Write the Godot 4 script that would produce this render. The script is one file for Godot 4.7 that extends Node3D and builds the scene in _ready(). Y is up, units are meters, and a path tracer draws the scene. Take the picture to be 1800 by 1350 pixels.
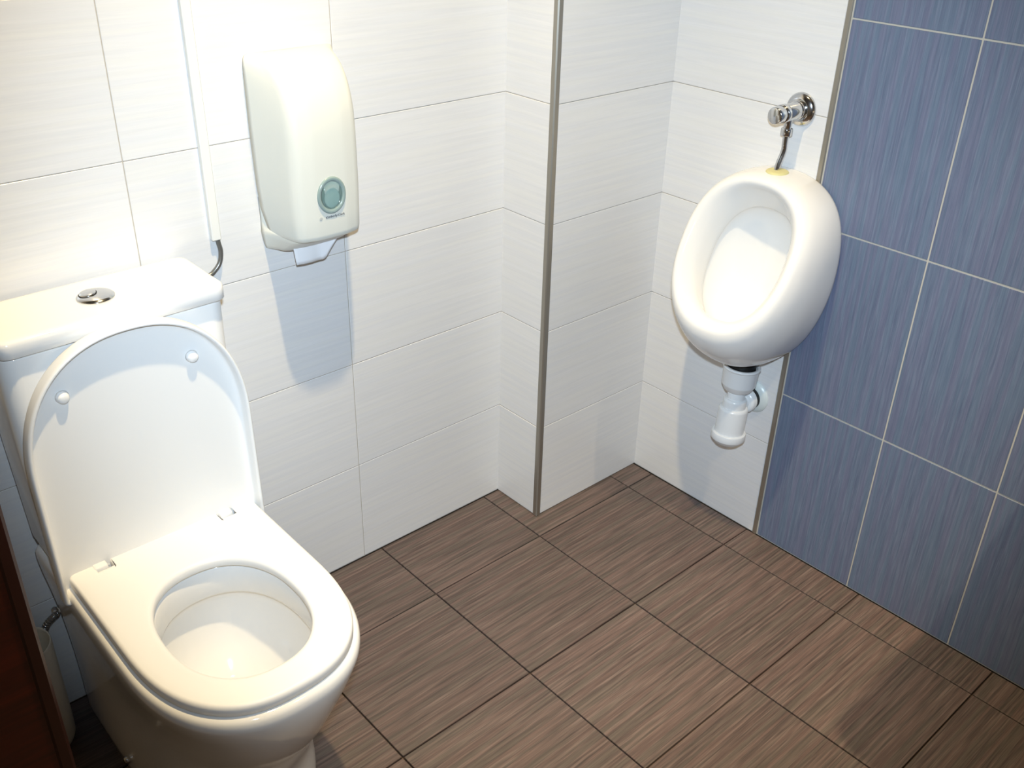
extends Node3D
# A small restroom: toilet on a white tiled wall, corner pillar, wall urinal, blue tiled wall, brown floor tiles.
# Left wall is the plane z = 0, right wall the plane x = 0, floor y = 0.

const CEIL := 2.7
const X_SIDE := -2.05
const Z_NEAR := 2.2
const XP := -0.36      # pillar side face
const ZD := 0.145      # pillar front face
var M := {}
var used := {}

# ------------------------------------------------------------------ naming helpers
func numbered(called: String) -> String:
	if not used.has(called):
		used[called] = 0
		return called
	used[called] += 1
	return "%s_%03d" % [called, used[called]]

func thing(called: String, label: String, category: String, at := Vector3.ZERO, group := "") -> Node3D:
	var o := Node3D.new()
	o.name = numbered(called)
	add_child(o)
	o.position = at
	tag(o, label, category, group)
	return o

func tag(o: Node, label: String, category: String, group := "") -> void:
	o.set_meta("label", label)
	o.set_meta("category", category)
	if group != "":
		o.set_meta("group", group)

func structure(o: Node, label := "", category := "") -> void:
	o.set_meta("kind", "structure")
	if label != "":
		o.set_meta("label", label)
	if category != "":
		o.set_meta("category", category)

func put(called: String, mesh: Mesh, mat: Material, parent: Node, at := Vector3.ZERO, basis_ := Basis.IDENTITY) -> MeshInstance3D:
	var o := MeshInstance3D.new()
	o.name = numbered(called) if parent == self else called
	o.mesh = mesh
	o.material_override = mat
	o.transform = Transform3D(basis_, at)
	parent.add_child(o, true)
	return o

# ------------------------------------------------------------------ mesh helpers
func finish(v: PackedVector3Array, idx: PackedInt32Array, smooth := true, uv := PackedVector2Array(), keep := false) -> ArrayMesh:
	# orient: outward normal, clockwise fronts
	var vol := 0.0
	for i in range(0, idx.size(), 3):
		vol += v[idx[i]].dot(v[idx[i + 1]].cross(v[idx[i + 2]]))
	var flip := vol > 0.0 and not keep
	var st := SurfaceTool.new()
	st.begin(Mesh.PRIMITIVE_TRIANGLES)
	st.set_smooth_group(0 if smooth else -1)
	for i in range(0, idx.size(), 3):
		var a := idx[i]
		var b := idx[i + 2] if flip else idx[i + 1]
		var c := idx[i + 1] if flip else idx[i + 2]
		for k in [a, b, c]:
			if uv.size() > 0:
				st.set_uv(uv[k])
			st.add_vertex(v[k])
	st.generate_normals()
	return st.commit()

# rings: arrays of equal length; joined along and around
func loft(rings: Array, cap_a := true, cap_b := true, wrap := false, smooth := true) -> ArrayMesh:
	var n: int = rings[0].size()
	var v := PackedVector3Array()
	for r in rings:
		v.append_array(r)
	var idx := PackedInt32Array()
	var m := rings.size()
	for k in (m if wrap else m - 1):
		var k2 := (k + 1) % m
		for i in n:
			var j := (i + 1) % n
			idx.append_array([k * n + i, k * n + j, k2 * n + j, k * n + i, k2 * n + j, k2 * n + i])
	if not wrap:
		for e in [[cap_a, 0], [cap_b, m - 1]]:
			if e[0]:
				var c := Vector3.ZERO
				for p in rings[e[1]]:
					c += p
				v.append(c / n)
				for i in n:
					var j: int = (i + 1) % n
					if e[1] == 0:
						idx.append_array([v.size() - 1, j, i])
					else:
						idx.append_array([v.size() - 1, e[1] * n + i, e[1] * n + j])
	return finish(v, idx, smooth)

# profile: [radius, height] pairs along +Y
func lathe(profile: Array, segs := 40, smooth := true) -> ArrayMesh:
	var rings := []
	for p in profile:
		var r := PackedVector3Array()
		for i in segs:
			var a := TAU * i / segs
			r.append(Vector3(p[0] * cos(a), p[1], p[0] * sin(a)))
		rings.append(r)
	return loft(rings, true, true, false, smooth)

# profile with hard corners doubled by tiny bevels
func turned(profile: Array, bevel := 0.0008, segs := 40) -> ArrayMesh:
	var out := []
	for i in profile.size():
		var p := Vector2(profile[i][0], profile[i][1])
		if i > 0 and i < profile.size() - 1:
			var a := Vector2(profile[i - 1][0], profile[i - 1][1])
			var b := Vector2(profile[i + 1][0], profile[i + 1][1])
			var da: float = min(bevel, p.distance_to(a) * 0.4)
			var db: float = min(bevel, p.distance_to(b) * 0.4)
			var pa := p.move_toward(a, da)
			var pb := p.move_toward(b, db)
			out.append([pa.x, pa.y])
			out.append([(pa.x + pb.x + p.x * 0.8) / 2.8, (pa.y + pb.y + p.y * 0.8) / 2.8])
			out.append([pb.x, pb.y])
		else:
			out.append([p.x, p.y])
	return lathe(out, segs)

func tube(path: PackedVector3Array, r: float, segs := 16) -> ArrayMesh:
	var rings := []
	var up := Vector3(0.13, 0.2, 0.97).normalized()
	for k in path.size():
		var d := (path[min(k + 1, path.size() - 1)] - path[max(k - 1, 0)]).normalized()
		var s := d.cross(up).normalized()
		var t := s.cross(d).normalized()
		up = t
		var ring := PackedVector3Array()
		for i in segs:
			var a := TAU * i / segs
			ring.append(path[k] + (s * cos(a) + t * sin(a)) * r)
		rings.append(ring)
	return loft(rings)

func smooth_path(pts: Array, per := 8) -> PackedVector3Array:
	var out := PackedVector3Array()
	for i in pts.size() - 1:
		var a: Vector3 = pts[max(i - 1, 0)]
		var b: Vector3 = pts[i]
		var c: Vector3 = pts[i + 1]
		var d: Vector3 = pts[min(i + 2, pts.size() - 1)]
		for k in per:
			out.append(b.cubic_interpolate(c, a, d, float(k) / per))
	out.append(pts[pts.size() - 1])
	return out

# box centred on the origin with chamfered edges, flat shaded
func cbox(s: Vector3, b := 0.001) -> ArrayMesh:
	var h := s / 2.0
	b = min(b, min(h.x, min(h.y, h.z)) * 0.8)
	var v := PackedVector3Array()
	var uv := PackedVector2Array()
	var idx := PackedInt32Array()
	var at := {}
	for sx in [-1, 1]:
		for sy in [-1, 1]:
			for sz in [-1, 1]:
				for ax in 3:
					var p := Vector3(sx * (h.x - b), sy * (h.y - b), sz * (h.z - b))
					p[ax] = [sx * h.x, sy * h.y, sz * h.z][ax]
					at[[sx, sy, sz, ax]] = v.size()
					v.append(p)
					if s.z <= s.x and s.z <= s.y:
						uv.append(Vector2(p.x, p.y))
					elif s.y <= s.x:
						uv.append(Vector2(p.x, p.z))
					else:
						uv.append(Vector2(p.z, p.y))
	var tri := func(a, b2, c):
		var q := [a, b2, c]
		if (v[b2] - v[a]).cross(v[c] - v[a]).dot(v[a] + v[b2] + v[c]) > 0.0:
			q = [a, c, b2]
		idx.append_array(PackedInt32Array(q))
	for ax in 3:
		var u := (ax + 1) % 3
		var w := (ax + 2) % 3
		for s1 in [-1, 1]:
			var q := []
			for c in [[-1, -1], [1, -1], [1, 1], [-1, 1]]:
				var k := [0, 0, 0, ax]
				k[ax] = s1
				k[u] = c[0]
				k[w] = c[1]
				q.append(at[k])
			tri.call(q[0], q[1], q[2])
			tri.call(q[0], q[2], q[3])
			for s2 in [-1, 1]:   # edge between faces u and w, along ax
				pass
	for ax in 3:
		var u := (ax + 1) % 3
		var w := (ax + 2) % 3
		for su in [-1, 1]:
			for sw in [-1, 1]:
				var k := [0, 0, 0, 0]
				k[u] = su
				k[w] = sw
				var q := []
				for e in [[-1, u], [1, u], [1, w], [-1, w]]:
					k[ax] = e[0]
					k[3] = e[1]
					q.append(at[k.duplicate()])
				tri.call(q[0], q[1], q[2])
				tri.call(q[0], q[2], q[3])
	for sx in [-1, 1]:
		for sy in [-1, 1]:
			for sz in [-1, 1]:
				tri.call(at[[sx, sy, sz, 0]], at[[sx, sy, sz, 1]], at[[sx, sy, sz, 2]])
	return finish(v, idx, false, uv, true)

# ring of a rounded rectangle in a plane (u, w), corner radius r
func rrect(hu: float, hw: float, r: float, per := 6) -> PackedVector2Array:
	var out := PackedVector2Array()
	for q in 4:
		var c := Vector2((hu - r) * [1, -1, -1, 1][q], (hw - r) * [1, 1, -1, -1][q])
		for i in per + 1:
			var a := PI / 2 * (q + float(i) / per)
			out.append(c + Vector2(cos(a), sin(a)) * r)
	return out

# rounded slab: rings of rounded rectangles over height, sizes [y, hu, hw, r]
func slab(levels: Array) -> ArrayMesh:
	var rings := []
	for l in levels:
		var ring := PackedVector3Array()
		for p in rrect(l[1], l[2], l[3]):
			ring.append(Vector3(p.x, l[0], p.y))
		rings.append(ring)
	return loft(rings)

func spow(x: float, e: float) -> float:
	return signf(x) * pow(absf(x), e)

# D outline in the plan: straight back, straight sides, superellipse front. Returns (x, z)
func dshape(hw: float, zb: float, zs: float, zf: float, n := 2.4, rb := 0.02, notches := []) -> PackedVector2Array:
	var out := PackedVector2Array()
	for i in 49:                                      # front, from right side round to left
		var a := PI * i / 48.0 - PI / 2
		out.append(Vector2(-hw * spow(sin(a), 2.0 / n), zs + (zf - zs) * pow(maxf(cos(a), 0.0), 2.0 / n)))
	for i in range(1, 8):
		out.append(Vector2(-hw, lerpf(zs, zb + rb, i / 8.0)))
	for i in 7:
		var a := PI / 2 * i / 6.0
		out.append(Vector2(-hw + rb - rb * cos(a), zb + rb - rb * sin(a)))
	var xs := []
	for i in range(1, 10):
		xs.append(lerpf(-hw + rb, hw - rb, i / 10.0))
	if notches.size() > 0:
		for c in [-notches[0], notches[0]]:
			if c > 0:
				for x in range(1, 12):
					out.append(Vector2(lerpf(-c + notches[1], c - notches[1], x / 12.0), zb))
			for e in [[-notches[1], 0.0], [-notches[1], notches[2]], [notches[1], notches[2]], [notches[1], 0.0]]:
				out.append(Vector2(c + e[0], zb + e[1]))
	else:
		for x in [-0.7, -0.45, -0.3, -0.1, 0.1, 0.3, 0.45, 0.7]:
			out.append(Vector2(x * (hw - rb), zb))
	for i in 7:
		var a := PI / 2 * i / 6.0
		out.append(Vector2(hw - rb + rb * sin(a), zb + rb - rb * cos(a)))
	for i in range(1, 8):
		out.append(Vector2(hw, lerpf(zb + rb, zs, i / 8.0)))
	return out

# superellipse points that face the same way as the points of another outline
func facing(outline: PackedVector2Array, hw: float, hl: float, c: Vector2, n := 2.2, from := Vector2(0, 0.42)) -> PackedVector2Array:
	var out := PackedVector2Array()
	for p in outline:
		var d := (p - from).normalized()
		var k := pow(pow(absf(d.x) / hw, n) + pow(absf(d.y) / hl, n), -1.0 / n)
		out.append(c + d * k)
	return out

func level(o: PackedVector2Array, y: float) -> PackedVector3Array:
	var r := PackedVector3Array()
	for p in o:
		r.append(Vector3(p.x, y, p.y))
	return r

# ------------------------------------------------------------------ materials
func plain(c: Color, rough := 0.5, metal := 0.0, spec := 0.5) -> StandardMaterial3D:
	var m := StandardMaterial3D.new()
	m.albedo_color = c
	m.roughness = rough
	m.metallic = metal
	m.metallic_specular = spec
	return m

# streaky glaze: grain runs along u
func streaks(seed_: int, tones: Array, along: float, across: float, fine: float) -> ImageTexture:
	var n1 := FastNoiseLite.new()
	n1.seed = seed_
	n1.frequency = 1.0
	n1.fractal_octaves = 3
	var n2 := FastNoiseLite.new()
	n2.seed = seed_ + 7
	n2.frequency = 1.0
	n2.fractal_octaves = 2
	var n3 := FastNoiseLite.new()
	n3.seed = seed_ + 19
	n3.frequency = 1.0
	n3.fractal_octaves = 2
	var w := 1024
	var img := Image.create(w, w, true, Image.FORMAT_RGB8)
	for y in w:
		for x in w:
			var s := 0.5 + 0.62 * n1.get_noise_2d(x * along, y * across)
			var f := n2.get_noise_2d(x * along * 5.0, y * across * 4.0)
			var h := n3.get_noise_2d(x * along * 0.8 + 40.0, y * across * 0.45)
			var t := clampf(s + f * fine, 0.0, 1.0)
			var c: Color = tones[0].lerp(tones[1], t)
			c = c.lerp(tones[2], clampf(h * 1.1, 0.0, 0.5)).lerp(tones[3], clampf(-h * 1.1, 0.0, 0.5))
			img.set_pixel(x, y, c)
	img.generate_mipmaps()
	return ImageTexture.create_from_image(img)

# variants of one glaze; turned = grain runs along v
func glaze(tex: ImageTexture, rough: float, scale: float, count: int, tint_spread: float, seed_: int) -> Array:
	var rng := RandomNumberGenerator.new()
	rng.seed = seed_
	var out := []
	for i in count:
		var k := 1.0 - rng.randf() * tint_spread
		var m := plain(Color(k, k, k), rough)
		m.albedo_texture = tex
		m.uv1_scale = Vector3(scale, scale, 1)
		m.uv1_offset = Vector3(rng.randf_range(0.32, 0.68), rng.randf_range(0.32, 0.68), 0)
		out.append(m)
	return out

func make_materials() -> void:
	var white_tex := streaks(3, [Color(0.875, 0.872, 0.872), Color(0.915, 0.91, 0.905), Color(0.905, 0.90, 0.885), Color(0.888, 0.888, 0.893)], 0.0018, 0.075, 0.25)
	var blue_tex := streaks(11, [Color(0.36, 0.41, 0.515), Color(0.465, 0.515, 0.61), Color(0.435, 0.45, 0.56), Color(0.395, 0.48, 0.57)], 0.002, 0.085, 0.5)
	var brown_tex := streaks(23, [Color(0.262, 0.224, 0.21), Color(0.485, 0.42, 0.395), Color(0.41, 0.33, 0.31), Color(0.36, 0.335, 0.305)], 0.0016, 0.095, 0.45)
	M.white_tile = glaze(white_tex, 0.28, 1.4, 4, 0.015, 5)
	M.blue_tile = glaze(blue_tex, 0.38, 1.5, 4, 0.04, 6)
	M.brown_tile = glaze(brown_tex, 0.42, 1.5, 5, 0.08, 7)
	M.white_grout = plain(Color(0.70, 0.67, 0.63), 0.9)
	M.blue_grout = plain(Color(0.72, 0.71, 0.68), 0.9)
	M.brown_grout = plain(Color(0.27, 0.21, 0.15), 0.95)
	M.paint = plain(Color(0.88, 0.87, 0.85), 0.8)
	M.dull = plain(Color(0.62, 0.60, 0.57), 0.7)
	M.ceramic = plain(Color(0.925, 0.92, 0.91), 0.09)
	M.seat = plain(Color(0.93, 0.925, 0.915), 0.42)
	M.chrome = plain(Color(0.82, 0.82, 0.82), 0.13, 1.0)
	M.satin = plain(Color(0.66, 0.64, 0.60), 0.45, 0.85)
	M.black = plain(Color(0.03, 0.03, 0.03), 0.5)
	M.plastic = plain(Color(0.90, 0.905, 0.905), 0.22)
	M.trunking = plain(Color(0.91, 0.905, 0.88), 0.4)
	M.cover = plain(Color(0.875, 0.872, 0.832), 0.3)
	M.cover_base = plain(Color(0.88, 0.875, 0.835), 0.35)
	M.ring_grey = plain(Color(0.56, 0.63, 0.62), 0.2)
	M.hole = plain(Color(0.20, 0.235, 0.225), 0.6)
	M.stack = plain(Color(0.62, 0.70, 0.69), 0.7)
	M.paper = plain(Color(0.90, 0.90, 0.91), 0.9)
	M.paper.backlight = Color(0.25, 0.25, 0.25)
	M.ink = plain(Color(0.36, 0.37, 0.40), 0.6)
	M.ink_pale = plain(Color(0.74, 0.745, 0.73), 0.6)
	M.yellow = plain(Color(0.84, 0.81, 0.58), 0.5)
	M.rubber_clear = plain(Color(0.85, 0.88, 0.87), 0.3)
	M.glass = plain(Color(0.62, 0.78, 0.77, 0.22), 0.04)
	M.glass.transparency = BaseMaterial3D.TRANSPARENCY_ALPHA
	var wood_tex := streaks(41, [Color(0.22, 0.06, 0.025), Color(0.36, 0.11, 0.045), Color(0.33, 0.09, 0.03), Color(0.24, 0.07, 0.03)], 0.002, 0.03, 0.3)
	M.wood = plain(Color(1, 1, 1), 0.4)
	M.wood.albedo_texture = wood_tex
	M.wood_edge = plain(Color(0.20, 0.06, 0.03), 0.45)
	M.brass_dark = plain(Color(0.48, 0.48, 0.47), 0.3, 0.6)
	M.lamp_face = plain(Color(1, 0.95, 0.85), 0.5)
	M.lamp_face.emission_enabled = true
	M.lamp_face.emission = Color(1.0, 0.80, 0.55)
	M.lamp_face.emission_energy_multiplier = 3.0

# ------------------------------------------------------------------ tiled surfaces
var tile_meshes := {}
func tile_mesh(w: float, h: float, t: float) -> ArrayMesh:
	var key := "%.4f/%.4f" % [w, h]
	if not tile_meshes.has(key):
		tile_meshes[key] = cbox(Vector3(w, h, t), 0.0007)
	return tile_meshes[key]

# lay tiles on a plane: local X = u, local Y = v, local Z = out of the wall. us and vs are joint positions. upright = grain along v
func lay(parent: Node3D, us: Array, vs: Array, gap: float, t: float, mats: Array, b: Basis, origin: Vector3, upright := false, seed_ := 1) -> void:
	var rng := RandomNumberGenerator.new()
	rng.seed = seed_
	for i in us.size() - 1:
		for j in vs.size() - 1:
			var w: float = us[i + 1] - us[i] - gap
			var h: float = vs[j + 1] - vs[j] - gap
			if w < 0.004 or h < 0.004:
				continue
			var c := Vector3((us[i] + us[i + 1]) / 2, (vs[j] + vs[j + 1]) / 2, -t / 2 + rng.randf_range(-0.0003, 0.0002))
			var turn := Basis(Vector3(0, 1, 0), Vector3(-1, 0, 0), Vector3(0, 0, 1)) if upright else Basis.IDENTITY
			var mesh := tile_mesh(h, w, t) if upright else tile_mesh(w, h, t)
			put("tile", mesh, mats[rng.randi() % mats.size()], parent, origin + b * c, b * turn)

func slab_wall(called: String, lo: Vector3, hi: Vector3, mat: Material, label: String, category := "wall") -> MeshInstance3D:
	var o := put(called, cbox(hi - lo, 0.0005), mat, self, (lo + hi) / 2)
	structure(o, label, category)
	return o

func build_room() -> void:
	var t := 0.008
	# floor
	var f := slab_wall("floor", Vector3(X_SIDE - 0.1, -0.12, -0.1), Vector3(0.1, -t + 0.0022, Z_NEAR + 0.1), M.brown_grout, "brown streaked floor tiles with dark joints", "floor")
	var xs := []
	for i in range(-7, 1):
		xs.append(-0.092 + i * 0.3149)
	xs.append(0.0)
	xs[0] = maxf(xs[0], X_SIDE)
	var zs := [0.0]
	for j in 7:
		zs.append(0.2076 + j * 0.3066)
	zs.append(Z_NEAR)
	# local u = x, v = -z, out = y
	var vs := []
	for k in range(zs.size() - 1, -1, -1):
		vs.append(-zs[k])
	lay(f, xs, vs, 0.0032, t, M.brown_tile, Basis(Vector3(1, 0, 0), Vector3(0, 0, -1), Vector3(0, 1, 0)), -f.position, false, 12)
	# rows of the white tiling
	var rows := [0.0015, 0.2539]
	while rows[-1] < CEIL - 0.26:
		rows.append(rows[-1] + 0.25)
	rows.append(CEIL)
	# left wall, z = 0
	var wl := slab_wall("wall_left", Vector3(X_SIDE - 0.1, 0.0, -0.12), Vector3(XP, CEIL, -t + 0.0070), M.white_grout, "white tiled wall behind the toilet")
	lay(wl, [X_SIDE, -1.9612, -1.5626, -1.1644, -0.7677, XP + 0.004], rows, 0.0015, t, M.white_tile, Basis.IDENTITY, -wl.position, false, 2)
	# pillar in the corner
	var pl := slab_wall("wall_pillar", Vector3(XP + t - 0.0070, 0.0, -0.12), Vector3(0.1, CEIL, ZD - t + 0.0065), M.white_grout, "boxed white tiled pillar in the corner")
	lay(pl, [XP + 0.011, 0.004], rows, 0.0015, t, M.white_tile, Basis.IDENTITY, Vector3(0, 0, ZD) - pl.position, false, 3)
	lay(pl, [-0.004, ZD - 0.011], rows, 0.0015, t, M.white_tile, Basis(Vector3(0, 0, 1), Vector3(0, 1, 0), Vector3(-1, 0, 0)), Vector3(XP, 0, 0) - pl.position, false, 4)
	# right wall, x = 0: white part, then blue part
	var zt0 := 0.5297
	var zt1 := 0.5415
	var wr := slab_wall("wall_right", Vector3(t - 0.0070, 0.0, ZD), Vector3(0.12, CEIL, zt0 + 0.004), M.white_grout, "white tiled strip of wall behind the urinal")
	var br := Basis(Vector3(0, 0, 1), Vector3(0, 1, 0), Vector3(-1, 0, 0))
	lay(wr, [ZD - 0.004, zt0], rows, 0.0015, t, M.white_tile, br, -wr.position, false, 5)
	var wb := slab_wall("wall_right_blue", Vector3(t - 0.0068, 0.0, zt0 + 0.004), Vector3(0.12, CEIL, Z_NEAR + 0.1), M.blue_grout, "blue wall of upright tiles with pale joints")
	var brow := [0.0015]
	for k in 7:
		brow.append(minf(0.394 + k * 0.397, CEIL))
	var bcol := [zt1 + 0.0012]
	for k in 7:
		bcol.append(minf(0.7886 + k * 0.2396, Z_NEAR))
	lay(wb, bcol, brow, 0.0032, t, M.blue_tile, br, -wb.position, true, 6)
	# metal profiles
	var t1 := Node3D.new()
	t1.name = "trim_1"
	add_child(t1)
	structure(t1, "brushed metal corner profile on the pillar edge", "trim")
	put("side_flange", cbox(Vector3(0.0035, CEIL, 0.0125), 0.0012), M.satin, t1, Vector3(XP - 0.0002, CEIL / 2, ZD - 0.0055))
	put("front_flange", cbox(Vector3(0.0125, CEIL, 0.0035), 0.0012), M.satin, t1, Vector3(XP + 0.0055, CEIL / 2, ZD + 0.0002))
	var t2 := put("trim_2", cbox(Vector3(0.012, CEIL, 0.0105), 0.0015), M.satin, self, Vector3(0.0035, CEIL / 2, (zt0 + zt1) / 2))
	structure(t2, "metal strip between the white and blue tiles", "trim")
	# the rest of the room, out of frame
	slab_wall("wall_near", Vector3(X_SIDE - 0.1, 0.0, Z_NEAR), Vector3(0.12, CEIL, Z_NEAR + 0.12), M.dull, "plain grey-beige wall opposite the toilet")
	slab_wall("wall_side", Vector3(X_SIDE - 0.12, 0.0, -0.12), Vector3(X_SIDE, CEIL, Z_NEAR + 0.1), M.dull, "plain grey-beige wall beside the toilet")
	slab_wall("ceiling", Vector3(X_SIDE - 0.12, CEIL, -0.12), Vector3(0.12, CEIL + 0.1, Z_NEAR + 0.12), M.paint, "white painted ceiling", "ceiling")

# ------------------------------------------------------------------ lamps
func downlight(called: String, label: String, at: Vector3, aim: Vector3, energy: float, angle: float, soft: float, size: float, color: Color) -> void:
	var o := thing(called, label, "ceiling lamp", at)
	put("rim", turned([[0.036, 0.0], [0.036, -0.004], [0.05, -0.004], [0.05, 0.0]], 0.001), M.satin, o)
	put("lamp_face", turned([[0.001, 0.0], [0.034, 0.0], [0.034, -0.003], [0.001, -0.003]]), M.lamp_face, o)
	var l := SpotLight3D.new()
	l.name = "beam"
	o.add_child(l)
	l.position = Vector3(0, -0.02, 0)
	l.look_at_from_position(at + l.position, aim, Vector3(0, 0, 1))
	l.light_color = color
	l.light_energy = energy
	l.light_size = size
	l.spot_range = 8.0
	l.spot_attenuation = 2.0
	l.spot_angle = angle
	l.spot_angle_attenuation = soft
	l.shadow_enabled = true

# ------------------------------------------------------------------ toilet
func build_toilet() -> void:
	var cx := -1.27
	var o := thing("toilet", "white close-coupled toilet with raised lid against the left wall", "toilet", Vector3(cx, 0, 0))
	# bowl and pedestal: outer skin up to the rim, over it and down inside
	var keys := [   # y, half width, back, where the front begins, front, exponent
		[0.0, 0.150, 0.03, 0.20, 0.505, 2.1], [0.02, 0.152, 0.03, 0.20, 0.505, 2.1], [0.10, 0.152, 0.03, 0.20, 0.500, 2.1], [0.18, 0.154, 0.03, 0.215, 0.530, 2.15],
		[0.25, 0.158, 0.03, 0.25, 0.573, 2.2], [0.31, 0.164, 0.03, 0.31, 0.602, 2.25], [0.355, 0.1695, 0.03, 0.36, 0.618, 2.35],
		[0.385, 0.172, 0.03, 0.39, 0.624, 2.45], [0.397, 0.1715, 0.03, 0.39, 0.6235, 2.45], [0.403, 0.168, 0.033, 0.39, 0.619, 2.45], [0.405, 0.162, 0.04, 0.39, 0.612, 2.45]]
	var rings := []
	var outline := PackedVector2Array()
	for i in keys.size() - 1:
		var per := 4 if i > 0 and i < 7 else 1
		for q in per:
			var s := float(q) / per
			var k := []
			for e in 6:
				k.append(cubic_interpolate(keys[i][e], keys[i + 1][e], keys[max(i - 1, 0)][e], keys[min(i + 2, keys.size() - 1)][e], s) if per > 1 else keys[i][e])
			rings.append(level(dshape(k[1], k[2], k[3], k[4], k[5]), k[0]))
	var kl: Array = keys[-1]
	outline = dshape(kl[1], kl[2], kl[3], kl[4], kl[5])
	rings.append(level(outline, kl[0]))
	for l in [[0.405, 0.116, 0.150, 0.4215], [0.403, 0.1115, 0.1455, 0.4215], [0.398, 0.1085, 0.1415, 0.421], [0.375, 0.107, 0.139, 0.4205], [0.352, 0.107, 0.139, 0.4205],
			[0.346, 0.109, 0.141, 0.4205], [0.344, 0.114, 0.147, 0.4205], [0.340, 0.117, 0.151, 0.4205], [0.325, 0.117, 0.152, 0.42], [0.29, 0.110, 0.146, 0.415], [0.25, 0.093, 0.125, 0.408],
			[0.22, 0.072, 0.095, 0.40], [0.205, 0.052, 0.065, 0.39], [0.195, 0.034, 0.04, 0.375], [0.18, 0.026, 0.03, 0.365], [0.15, 0.022, 0.026, 0.36], [0.13, 0.01, 0.012, 0.358]]:
		rings.append(level(facing(outline, l[1], l[2], Vector2(0, l[3]), 2.2), l[0]))
	put("bowl", loft(rings), M.ceramic, o)
	# cistern body and its lid
	var body := slab([[0.402, 0.150, 0.058, 0.03], [0.41, 0.160, 0.064, 0.034], [0.43, 0.168, 0.067, 0.030], [0.62, 0.1735, 0.070, 0.028], [0.798, 0.1745, 0.0715, 0.026], [0.803, 0.1735, 0.0705, 0.026]])
	put("cistern", body, M.ceramic, o, Vector3(0, 0, 0.0835))
	var lid := slab([[0.8065, 0.1735, 0.0760, 0.018], [0.808, 0.1753, 0.0778, 0.019], [0.825, 0.1755, 0.078, 0.019], [0.830, 0.1743, 0.0768, 0.018], [0.8325, 0.172, 0.0745, 0.017], [0.8335, 0.1685, 0.071, 0.015], [0.8336, 0.165, 0.063, 0.012]])
	put("cistern_lid", lid, M.ceramic, o, Vector3(0, 0, 0.0865))
	# dual flush button
	var fb := put("flush_button", turned([[0.001, 0.0], [0.0285, 0.0], [0.0285, 0.0022], [0.025, 0.005], [0.016, 0.0075], [0.001, 0.0085]], 0.0006), M.chrome, o, Vector3(-0.004, 0.8335, 0.088))
	put("small_button", turned([[0.001, 0.0], [0.0125, 0.0], [0.0125, 0.0028], [0.009, 0.0038], [0.001, 0.0042]], 0.0005), M.chrome, fb, Vector3(-0.010, 0.0066, -0.003), Basis(Vector3(0, 0, 1), 0.12))
	put("button_groove", turned([[0.0128, 0.0], [0.0138, 0.0], [0.0138, 0.0018], [0.0128, 0.0018]], 0.0002), M.black, fb, Vector3(-0.010, 0.0060, -0.003), Basis(Vector3(0, 0, 1), 0.12))
	# seat with a D outline, notched for the hinges
	var notch := [0.110, 0.0150, 0.021]
	var so := dshape(0.162, 0.176, 0.39, 0.6145, 2.5, 0.012, notch)
	var cuts := [[0.409, 0.004], [0.4065, 0.0015], [0.408, 0.0], [0.419, 0.0], [0.4235, 0.0015], [0.4252, 0.0042], [0.4258, 0.0065]]
	var srings := []
	for c in cuts:
		var inn := PackedVector2Array()
		for p in so:
			inn.append(p + (Vector2(0, 0.40) - p).normalized() * c[1])
		srings.append(level(inn, c[0]))
	var calm := dshape(0.143, 0.207, 0.39, 0.594, 2.5, 0.012, [0.110, 0.0150, 0.0])
	srings.append(level(calm, 0.4258))
	for c in [[0.4258, 0.116, 0.1485], [0.4258, 0.1125, 0.145], [0.4245, 0.1075, 0.140], [0.420, 0.105, 0.1375], [0.411, 0.105, 0.1375], [0.4075, 0.107, 0.139], [0.409, 0.112, 0.144]]:
		srings.append(level(facing(calm, c[1], c[2], Vector2(-0.004, 0.4225), 2.25), c[0]))
	srings.append(level(calm, 0.409))
	put("seat", loft(srings, false, false, true), M.seat, o)
	for s in [-1, 1]:
		var h := put("hinge", slab([[0.404, 0.0112, 0.020, 0.003], [0.424, 0.0112, 0.020, 0.003], [0.4268, 0.0102, 0.019, 0.003], [0.4275, 0.009, 0.0175, 0.003]]), M.seat, o, Vector3(s * 0.110 - 0.0025, 0, 0.1745))
		put("hinge_pin", turned([[0.001, -0.016], [0.004, -0.016], [0.004, 0.016], [0.001, 0.016]]), M.plastic, h, Vector3(0, 0.416, 0.004), Basis(Vector3(0, 0, 1), PI / 2))
	# raised lid: a shallow tray standing on its hinge side
	var lw := 0.1775
	var lf := 0.436
	var lrings := []
	for c in [[0.000, 0.006], [0.0005, 0.003], [0.003, 0.0005], [0.006, 0.0], [0.022, 0.0], [0.0265, 0.0012], [0.028, 0.0035], [0.0265, 0.006], [0.022, 0.0072], [0.012, 0.0085], [0.0095, 0.010], [0.008, 0.014], [0.0072, 0.022], [0.0070, 0.034]]:
		lrings.append(level(dshape(lw - c[1], c[1], 0.225, lf - c[1], 2.25, 0.006), c[0]))
	# local y (depth) faces the room, local z is up
	var tilt := deg_to_rad(-1.6)
	var lb := Basis(Vector3(1, 0, 0), tilt) * Basis(Vector3(1, 0, 0), Vector3(0, 0, 1), Vector3(0, 1, 0))
	var li := put("lid", loft(lrings), M.seat, o, Vector3(-0.002, 0.384, 0.1755), lb)
	for s in [-1, 1]:
		put("bumper", lathe([[0.001, 0.0115], [0.0055, 0.011], [0.0078, 0.0092], [0.0089, 0.0065], [0.0093, 0.003], [0.0105, 0.0], [0.001, 0.0]], 24), M.seat, li, Vector3(s * 0.1015 - 0.003, 0.0068, 0.348))
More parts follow.
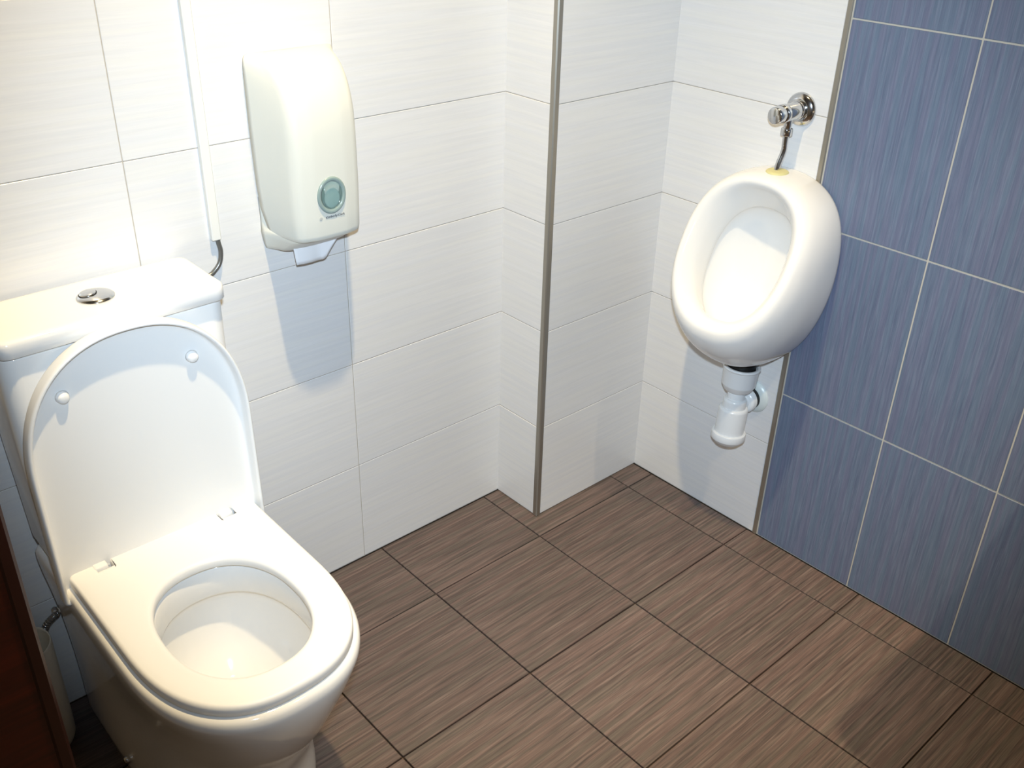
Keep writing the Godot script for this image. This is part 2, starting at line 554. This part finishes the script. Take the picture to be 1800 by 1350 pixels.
	# fixing bolt low on the side
	for s in [-1, 1]:
		put("fixing_bolt", turned([[0.001, 0.0], [0.0075, 0.0], [0.0075, 0.008], [0.005, 0.011], [0.001, 0.0115]], 0.001, 20), M.chrome, o, Vector3(s * 0.150, 0.046, 0.238), Basis(Vector3(0, 0, 1), -s * PI / 2))

# ------------------------------------------------------------------ dispenser
func build_dispenser() -> void:
	var o := thing("tissue_dispenser", "cream plastic folded-tissue dispenser with round window on the wall", "dispenser", Vector3(-0.857, 0, 0))
	var ring_at := func(y: float, hb: float, hf: float, d: float, back: float) -> PackedVector3Array:
		# outline in the plan: wide back, narrower rounded front
		var pts := PackedVector3Array()
		var r := minf(0.022, d * 0.45)
		var path := [Vector2(-hb, back), Vector2(-hf - (hb - hf) * 0.12, d - r * 1.25)]
		for i in 9:
			path.append(Vector2(path[0].lerp(path[1], lerpf(0.15, 1.0, i / 8.0))))
		path = []
		for i in 8:
			path.append(Vector2(-hb, back).lerp(Vector2(-hf - 0.004, d - r), i / 7.0))
		for i in range(1, 7):
			var t := i / 6.0
			var a := Vector2(-hf - 0.004, d - r)
			var b := Vector2(-hf, d)
			var c := Vector2(-hf + r, d + 0.0008)
			path.append(a.lerp(b, t).lerp(b.lerp(c, t), t))
		for i in range(1, 6):
			var x := lerpf(-hf + r, 0.0, i / 5.0)
			path.append(Vector2(x, d + 0.0008 + 0.004 * (1.0 - pow(x / hf, 2)) * minf(1.0, d / 0.09)))
		var half := path.size()
		for p in path:
			pts.append(Vector3(p.x, y, p.y))
		for i in range(half - 2, -1, -1):
			pts.append(Vector3(-path[i].x, y, path[i].y))
		return pts
	var rings := []
	for k in [[0.8372, 0.0735, 0.059, 0.0985, 0.03], [0.8365, 0.0755, 0.0615, 0.102, 0.026], [0.8378, 0.0765, 0.0628, 0.1035, 0.022], [0.846, 0.0785, 0.064, 0.1048, 0.016], [0.88, 0.083, 0.0645, 0.106, 0.006], [0.92, 0.0855, 0.065, 0.107, 0.004], [0.97, 0.087, 0.065, 0.1072, 0.004],
			[1.02, 0.088, 0.065, 0.1065, 0.004], [1.05, 0.088, 0.065, 0.1045, 0.004], [1.075, 0.088, 0.0645, 0.100, 0.004], [1.095, 0.088, 0.0645, 0.0925, 0.004], [1.11, 0.0878, 0.065, 0.083, 0.004], [1.122, 0.0875, 0.066, 0.071, 0.004],
			[1.131, 0.0868, 0.067, 0.057, 0.004], [1.1375, 0.0855, 0.067, 0.042, 0.004], [1.1415, 0.083, 0.066, 0.028, 0.004], [1.1435, 0.077, 0.062, 0.018, 0.004]]:
		rings.append(ring_at.call(k[0], k[1], k[2], k[3], k[4]))
	var cv := put("cover", loft(rings), M.cover, o)
	# base piece seen below the cover at the wall
	var brings := []
	for k in [[0.801, 0.074, 0.058, 0.034], [0.803, 0.0775, 0.060, 0.040], [0.812, 0.0805, 0.061, 0.058], [0.826, 0.083, 0.061, 0.080], [0.8375, 0.0845, 0.0615, 0.0965], [0.8405, 0.0835, 0.061, 0.0955], [0.86, 0.083, 0.058, 0.05], [0.9, 0.083, 0.058, 0.02]]:
		brings.append(ring_at.call(k[0], k[1], k[2], k[3], 0.0005))
	put("base", loft(brings), M.cover_base, o)
	# round window: a grey bezel, dark well, tinted pane and the tissue stack behind it
	var face := Basis(Vector3(1, 0, 0), PI / 2)   # lathe axis to +z
	var wz := 0.1122
	var wx := -0.001
	var wy := 0.916
	var w := put("window", turned([[0.021, -0.010], [0.021, 0.0], [0.023, 0.0022], [0.0265, 0.0026], [0.0285, 0.0008], [0.0285, -0.010]], 0.0006), M.ring_grey, cv, Vector3(wx, wy, wz), face.scaled_local(Vector3(1, 1, 1.16)))
	put("well", turned([[0.001, -0.002], [0.0212, -0.002], [0.0212, -0.0006], [0.001, -0.0006]], 0.0002), M.hole, w)
	put("tissue_stack", turned([[0.001, -0.0008], [0.0155, -0.0008], [0.0145, 0.0006], [0.001, 0.0012]], 0.0005), M.stack, w, Vector3(0.0005, 0, 0.0045))
	put("pane", lathe([[0.0005, 0.0042], [0.008, 0.0038], [0.015, 0.0028], [0.0212, 0.0012], [0.0212, 0.0006], [0.0005, 0.0014]], 36), M.glass, w)
	# lettering
	var tm := TextMesh.new()
	var sf := SystemFont.new()
	sf.font_names = PackedStringArray(["Droid Sans"])
	sf.font_weight = 700
	tm.font = sf
	tm.text = "Kimberly-Clark"
	tm.font_size = 32
	tm.pixel_size = 0.000168
	tm.depth = 0.0003
	put("lettering", tm, M.ink, cv, Vector3(0.004, 0.8775, 0.1112))
	put("emblem", turned([[0.0014, 0.0], [0.0030, 0.0], [0.0030, 0.0003], [0.0014, 0.0003]], 0.0001), M.ink_pale, cv, Vector3(-0.0245, 0.8775, 0.1104), face)
	# tissue hanging out, a thing of its own
	var prof := [[0.0, 0.842], [0.3, 0.835], [0.65, 0.815], [1.0, 0.0]]
	var nx := 14
	var ny := 8
	var v := PackedVector3Array()
	var idx := PackedInt32Array()
	for side in 2:
		for j in ny + 1:
			for i in nx + 1:
				var u := float(i) / nx
				var q := float(j) / ny
				var bottom := 0.7805 - 0.006 * u if u < 0.68 else lerpf(0.7764, 0.811, (u - 0.68) / 0.32)
				var x := lerpf(-0.911, -0.820, u) + 0.004 * q * (1.0 - u)
				var y := lerpf(0.836, bottom, q)
				var z := 0.052 + 0.004 * sin(u * 5.0 + 0.6) * q + 0.006 * smoothstep(0.55, 0.75, u) * q + 0.003 * q - 0.0007 * side
				v.append(Vector3(x, y, z))
	var sz := (nx + 1) * (ny + 1)
	for j in ny:
		for i in nx:
			var a := j * (nx + 1) + i
			idx.append_array([a, a + 1, a + nx + 2, a, a + nx + 2, a + nx + 1])
			idx.append_array([sz + a, sz + a + nx + 2, sz + a + 1, sz + a, sz + a + nx + 1, sz + a + nx + 2])
	var edge := []
	for i in nx + 1:
		edge.append(i)
	for j in range(1, ny + 1):
		edge.append(j * (nx + 1) + nx)
	for i in range(nx - 1, -1, -1):
		edge.append(ny * (nx + 1) + i)
	for j in range(ny - 1, 0, -1):
		edge.append(j * (nx + 1))
	for k in edge.size():
		var a: int = edge[k]
		var b: int = edge[(k + 1) % edge.size()]
		idx.append_array([a, a + sz, b + sz, a, b + sz, b])
	var ti := put("tissue_sheet", finish(v, idx), M.paper, self)
	tag(ti, "white paper tissue hanging out below the cream dispenser", "tissue")

# ------------------------------------------------------------------ urinal
func build_urinal() -> void:
	var cz := 0.471
	var o := thing("urinal", "white ceramic wall urinal beside the blue tiles", "urinal", Vector3(0, 0, cz))
	# each ring: top (x, y), bottom (x, y), half width, exponent, how far up the widest place is
	var keys := [
		[-0.0008, 0.886, -0.0008, 0.472, 0.137, 2.15, 0.22], [-0.004, 0.891, -0.006, 0.467, 0.145, 2.15, 0.22], [-0.03, 0.893, -0.07, 0.471, 0.150, 2.15, 0.21], [-0.055, 0.893, -0.14, 0.490, 0.151, 2.2, 0.17], [-0.077, 0.8905, -0.198, 0.528, 0.1465, 2.25, 0.12],
		[-0.089, 0.886, -0.227, 0.568, 0.138, 2.3, 0.08], [-0.095, 0.880, -0.2335, 0.595, 0.129, 2.3, 0.06], [-0.0955, 0.873, -0.227, 0.609, 0.119, 2.3, 0.05], [-0.091, 0.866, -0.209, 0.615, 0.108, 2.3, 0.04], [-0.082, 0.857, -0.190, 0.610, 0.099, 2.3, 0.04],
		[-0.068, 0.838, -0.175, 0.594, 0.094, 2.3, 0.04], [-0.053, 0.818, -0.162, 0.578, 0.093, 2.3, 0.04], [-0.049, 0.815, -0.155, 0.570, 0.096, 2.3, 0.04], [-0.040, 0.808, -0.145, 0.560, 0.094, 2.3, 0.04], [-0.030, 0.785, -0.125, 0.546, 0.084, 2.3, 0.04], [-0.024, 0.745, -0.10, 0.538, 0.068, 2.2, 0.0], [-0.024, 0.69, -0.08, 0.534, 0.046, 2.1, 0.0], [-0.030, 0.62, -0.066, 0.532, 0.02, 2.0, 0.0]]
	var rings := []
	for i in keys.size() - 1:
		var per := 4
		if i == 0 or (i >= 10 and i <= 12):
			per = 2
		for q in per:
			rings.append(urinal_ring(keys, i, float(q) / per))
	rings.append(urinal_ring(keys, keys.size() - 2, 1.0))
	put("basin", loft(rings), M.ceramic, o)
	put("drain_grate", turned([[0.001, 0.0], [0.017, 0.0], [0.017, 0.002], [0.001, 0.003]], 0.0006), M.plastic, o, Vector3(-0.094, 0.545, 0.0), Basis(Vector3(0, 0, 1), 0.35))
	put("inlet_grommet", turned([[0.007, 0.0], [0.023, 0.0], [0.023, 0.0025], [0.020, 0.005], [0.007, 0.0055]], 0.001), M.yellow, o, Vector3(-0.050, 0.8905, 0.0))
	# flush valve
	var f := thing("flush_valve", "chrome push-button flush valve with bent pipe above the urinal", "valve", Vector3(0, 0, cz))
	var axis := Basis(Vector3(0, 0, 1), PI / 2)   # lathe +y -> -x
	var at := Vector3(0, 1.009, 0)
	put("wall_flange", turned([[0.001, 0.0], [0.033, 0.0], [0.033, 0.003], [0.030, 0.008], [0.022, 0.012], [0.001, 0.0125]], 0.0012), M.chrome, f, at, axis)
	put("valve_body", turned([[0.001, 0.010], [0.0185, 0.010], [0.0185, 0.020], [0.0165, 0.022], [0.0165, 0.058], [0.001, 0.058]], 0.0012), M.chrome, f, at, axis)
	put("collar", turned([[0.001, 0.056], [0.0182, 0.056], [0.0182, 0.068], [0.015, 0.069], [0.001, 0.069]], 0.001), M.chrome, f, at, axis)
	put("push_button", turned([[0.001, 0.068], [0.0168, 0.068], [0.0168, 0.088], [0.0155, 0.091], [0.001, 0.0915]], 0.0012), M.chrome, f, at, axis)
	put("outlet", turned([[0.001, -0.034], [0.008, -0.034], [0.008, -0.018], [0.010, -0.010], [0.001, -0.010]], 0.001), M.chrome, f, at + Vector3(-0.040, 0, 0))
	put("nut", turned([[0.001, -0.046], [0.0115, -0.046], [0.0115, -0.032], [0.0095, -0.030], [0.001, -0.030]], 0.001, 6), M.chrome, f, at + Vector3(-0.040, 0, 0))
	put("pipe", tube(smooth_path([at + Vector3(-0.040, -0.040, 0), at + Vector3(-0.040, -0.062, 0), at + Vector3(-0.039, -0.072, 0), at + Vector3(-0.041, -0.084, -0.001), at + Vector3(-0.047, -0.104, -0.003), at + Vector3(-0.050, -0.124, -0.003)], 6), 0.0058), M.chrome, f)
	# bottle trap
	var b := thing("bottle_trap", "white plastic bottle trap under the urinal", "drain trap", Vector3(0, 0, cz))
	var lean := Basis(Vector3(0, 0, 1), -0.075)
	var top := Vector3(-0.066, 0.457, 0)
	put("seal", turned([[0.001, -0.010], [0.031, -0.010], [0.031, 0.012], [0.001, 0.012]], 0.001), M.black, b, top, lean)
	put("cup", turned([[0.020, -0.062], [0.030, -0.056], [0.038, -0.042], [0.0395, -0.004], [0.0415, -0.003], [0.0415, 0.002], [0.034, 0.002], [0.034, -0.03], [0.001, -0.03]], 0.0012), M.plastic, b, top, lean)
	put("neck", turned([[0.001, -0.095], [0.0195, -0.095], [0.0195, -0.058], [0.001, -0.058]], 0.001), M.plastic, b, top, lean)
	put("union_nut", turned([[0.019, -0.078], [0.024, -0.079], [0.0262, -0.083], [0.0262, -0.102], [0.025, -0.106], [0.019, -0.106]], 0.0012), M.plastic, b, top, lean)
	put("bottle", turned([[0.018, -0.099], [0.030, -0.100], [0.0328, -0.105], [0.0328, -0.168], [0.034, -0.174], [0.001, -0.174]], 0.0015), M.plastic, b, top, lean)
	put("bottom_cap", turned([[0.033, -0.163], [0.0385, -0.163], [0.0385, -0.180], [0.034, -0.183], [0.029, -0.190], [0.001, -0.195]], 0.0015), M.plastic, b, top, lean)
	var arm := Vector3(0, 0.358, 0)
	put("outlet_arm", turned([[0.001, -0.004], [0.0175, -0.004], [0.0175, 0.060], [0.001, 0.060]], 0.001), M.plastic, b, arm, axis)
	put("arm_nut", turned([[0.001, 0.022], [0.027, 0.022], [0.0285, 0.026], [0.0285, 0.038], [0.024, 0.042], [0.001, 0.042]], 0.0012, 24), M.plastic, b, arm, axis)
	put("arm_seal", turned([[0.001, 0.0125], [0.0265, 0.0125], [0.0265, 0.022], [0.001, 0.022]], 0.0006), M.black, b, arm, axis)
	put("wall_rose", turned([[0.001, 0.0], [0.040, 0.0], [0.040, 0.003], [0.034, 0.008], [0.024, 0.0115], [0.001, 0.012]], 0.0015), M.rubber_clear, b, arm, axis)

func urinal_ring(keys: Array, i: int, s: float) -> PackedVector3Array:
	var k := []
	for e in 7:
		k.append(cubic_interpolate(keys[i][e], keys[i + 1][e], keys[max(i - 1, 0)][e], keys[min(i + 2, keys.size() - 1)][e], s))
	var ring := PackedVector3Array()
	var n := 96
	for j in n:
		var a := TAU * j / n
		var c := spow(cos(a), 2.0 / k[5])
		var w := spow(sin(a), 2.0 / k[5])
		var t: float = (1.0 + c) / 2.0
		t = t + k[6] * (1.0 - c * c) * 0.5
		ring.append(Vector3(lerpf(k[2], k[0], t), lerpf(k[3], k[1], t), w * k[4]))
	return ring

# ------------------------------------------------------------------ small things by the left wall
func build_small() -> void:
	var tr := put("cable_trunking", cbox(Vector3(0.0165, CEIL - 0.843, 0.011), 0.0015), M.trunking, self, Vector3(-1.0305, (CEIL + 0.843) / 2, 0.0058))
	tag(tr, "thin white plastic trunking running up the wall beside the dispenser", "trunking")
	var c := put("water_pipe", tube(smooth_path([Vector3(-1.0275, 0.87, 0.0065), Vector3(-1.0275, 0.842, 0.0065), Vector3(-1.0255, 0.822, 0.008), Vector3(-1.030, 0.803, 0.009), Vector3(-1.042, 0.790, 0.010), Vector3(-1.058, 0.783, 0.011), Vector3(-1.105, 0.778, 0.011)], 8), 0.0042), M.brass_dark, self)
	tag(c, "short curved grey pipe from the trunking to the cistern", "pipe")
	# braided hose low behind the toilet
	var h := thing("supply_hose", "braided metal hose on the wall left of the toilet", "hose", Vector3(-1.455, 0.20, 0.0))
	var pts := smooth_path([Vector3(-0.004, -0.02, 0.002), Vector3(-0.004, 0.002, 0.022), Vector3(0.003, 0.030, 0.032), Vector3(0.018, 0.042, 0.034), Vector3(0.025, 0.036, 0.022), Vector3(0.027, 0.030, 0.004)], 10)
	put("hose", tube(pts, 0.0062), M.brass_dark, h)
	for k in range(4, pts.size() - 3, 2):
		var d := (pts[k + 1] - pts[k - 1]).normalized()
		var b := Basis(Quaternion(Vector3(0, 1, 0), d))
		put("braid_ring", turned([[0.0060, -0.0009], [0.0070, 0.0], [0.0060, 0.0009]], 0.0002, 16), M.chrome, h, pts[k], b)
	# brush holder
	var br := thing("toilet_brush_holder", "beige cylindrical toilet brush holder between door and toilet", "brush holder", Vector3(-1.507, 0, 0.062))
	put("canister", turned([[0.001, 0.0], [0.044, 0.0], [0.049, 0.012], [0.050, 0.05], [0.050, 0.232], [0.0485, 0.236], [0.0465, 0.232], [0.046, 0.03], [0.001, 0.028]], 0.003, 48), M.cover_base, br)
	put("brush_handle", turned([[0.001, 0.03], [0.007, 0.03], [0.007, 0.36], [0.011, 0.38], [0.011, 0.41], [0.001, 0.415]], 0.002, 20), M.plastic, br, Vector3(-0.012, 0, 0))
	# wooden door at the left edge
	var d := Node3D.new()
	d.name = "door_1"
	add_child(d)
	d.position = Vector3(-1.5455, 0.0, 0.46)
	structure(d, "dark reddish brown wooden door at the left edge", "door")
	var w := -X_SIDE - 1.5455 - 0.02
	put("leaf", cbox(Vector3(w, 2.0, 0.034), 0.003), M.wood, d, Vector3(-w / 2, 1.02, 0))
	put("edge_strip", cbox(Vector3(0.020, 2.0, 0.040), 0.004), M.wood_edge, d, Vector3(-0.010, 1.02, 0))
	for y in [0.35, 1.75]:
		put("hinge", turned([[0.001, -0.045], [0.007, -0.045], [0.007, 0.045], [0.001, 0.045]], 0.001, 16), M.satin, d, Vector3(-w - 0.008, y, 0.02))

# washbasin on the blue wall just right of the frame: its shade lies on the floor
func build_washbasin() -> void:
	var o := thing("washbasin", "white wall-hung washbasin on the blue wall right of the urinal", "washbasin", Vector3(-0.002, 0, 1.42))
	var levels := []
	var ys := [[0.80, 0.30, 0.14], [0.81, 0.38, 0.21], [0.83, 0.425, 0.232], [0.86, 0.44, 0.24], [0.885, 0.44, 0.24], [0.89, 0.436, 0.236], [0.89, 0.40, 0.20], [0.86, 0.38, 0.18], [0.83, 0.30, 0.12]]
	for k in ys:
		var ring := PackedVector3Array()
		for p in rrect(k[1] / 2.0, k[2], minf(0.05, k[2] * 0.4)):
			ring.append(Vector3(-p.x - 0.22, k[0], p.y))
		levels.append(ring)
	put("bowl", loft(levels), M.ceramic, o)
	put("tap", tube(smooth_path([Vector3(-0.05, 0.885, 0), Vector3(-0.05, 0.95, 0), Vector3(-0.06, 0.985, 0), Vector3(-0.10, 0.99, 0), Vector3(-0.16, 0.965, 0)], 6), 0.011), M.chrome, o)
	put("waste_pipe", turned([[0.001, 0.45], [0.02, 0.45], [0.02, 0.80], [0.001, 0.80]], 0.002, 24), M.plastic, o, Vector3(-0.2, 0, 0.05))

func _ready() -> void:
	# ---- camera
	var cam := Camera3D.new()
	cam.name = "camera"
	add_child(cam)
	var right := Vector3(0.7452, 0.0234, 0.6664).normalized()
	var back := Vector3(-0.5884, 0.4933, 0.6406).normalized()
	var up := back.cross(right).normalized()
	right = up.cross(back).normalized()
	var eye := Vector3(-1.7247, 1.4747, 1.5296)
	cam.transform = Transform3D(Basis(right, up, back), eye)
	cam.fov = 42.8327
	cam.near = 0.02
	cam.current = true
	# ---- environment: a closed room, no sky light
	var env := Environment.new()
	env.background_mode = Environment.BG_COLOR
	env.background_color = Color(0, 0, 0)
	env.tonemap_mode = Environment.TONE_MAPPER_LINEAR
	env.tonemap_exposure = 1.0
	env.sdfgi_enabled = true
	env.ssao_enabled = true
	env.ssil_enabled = true
	var we := WorldEnvironment.new()
	we.name = "environment"
	we.environment = env
	add_child(we)
	# ---- the camera's flash, a hand's width above the lens
	var flash := SpotLight3D.new()
	flash.name = "camera_flash"
	add_child(flash)
	flash.transform = Transform3D(Basis(up, deg_to_rad(-1.0)) * Basis(right, deg_to_rad(6.0)) * Basis(right, up, back), eye + up * 0.10 + right * 0.01 - back * 0.02)
	flash.light_color = Color(0.84, 0.925, 1.0)
	flash.light_energy = 3.3
	flash.light_size = 0.02
	flash.spot_range = 8.0
	flash.spot_attenuation = 2.0
	flash.spot_angle = 37.5
	flash.spot_angle_attenuation = 0.8
	flash.shadow_enabled = true
	make_materials()
	# ---- ceiling lamps
	downlight("ceiling_downlight", "warm recessed ceiling spot above the toilet side", Vector3(-0.98, CEIL, 0.66), Vector3(-0.93, 0.0, 0.50), 4.75, 42.0, 1.0, 0.028, Color(1.0, 0.89, 0.68))
	downlight("ceiling_downlight", "warm recessed ceiling spot above the washbasin side", Vector3(-0.52, CEIL, 1.58), Vector3(-0.50, 0.0, 1.40), 4.6, 30.0, 0.8, 0.025, Color(1.0, 0.90, 0.74))
	# ---- place and things
	build_room()
	build_toilet()
	build_urinal()
	build_dispenser()
	build_small()
	build_washbasin()
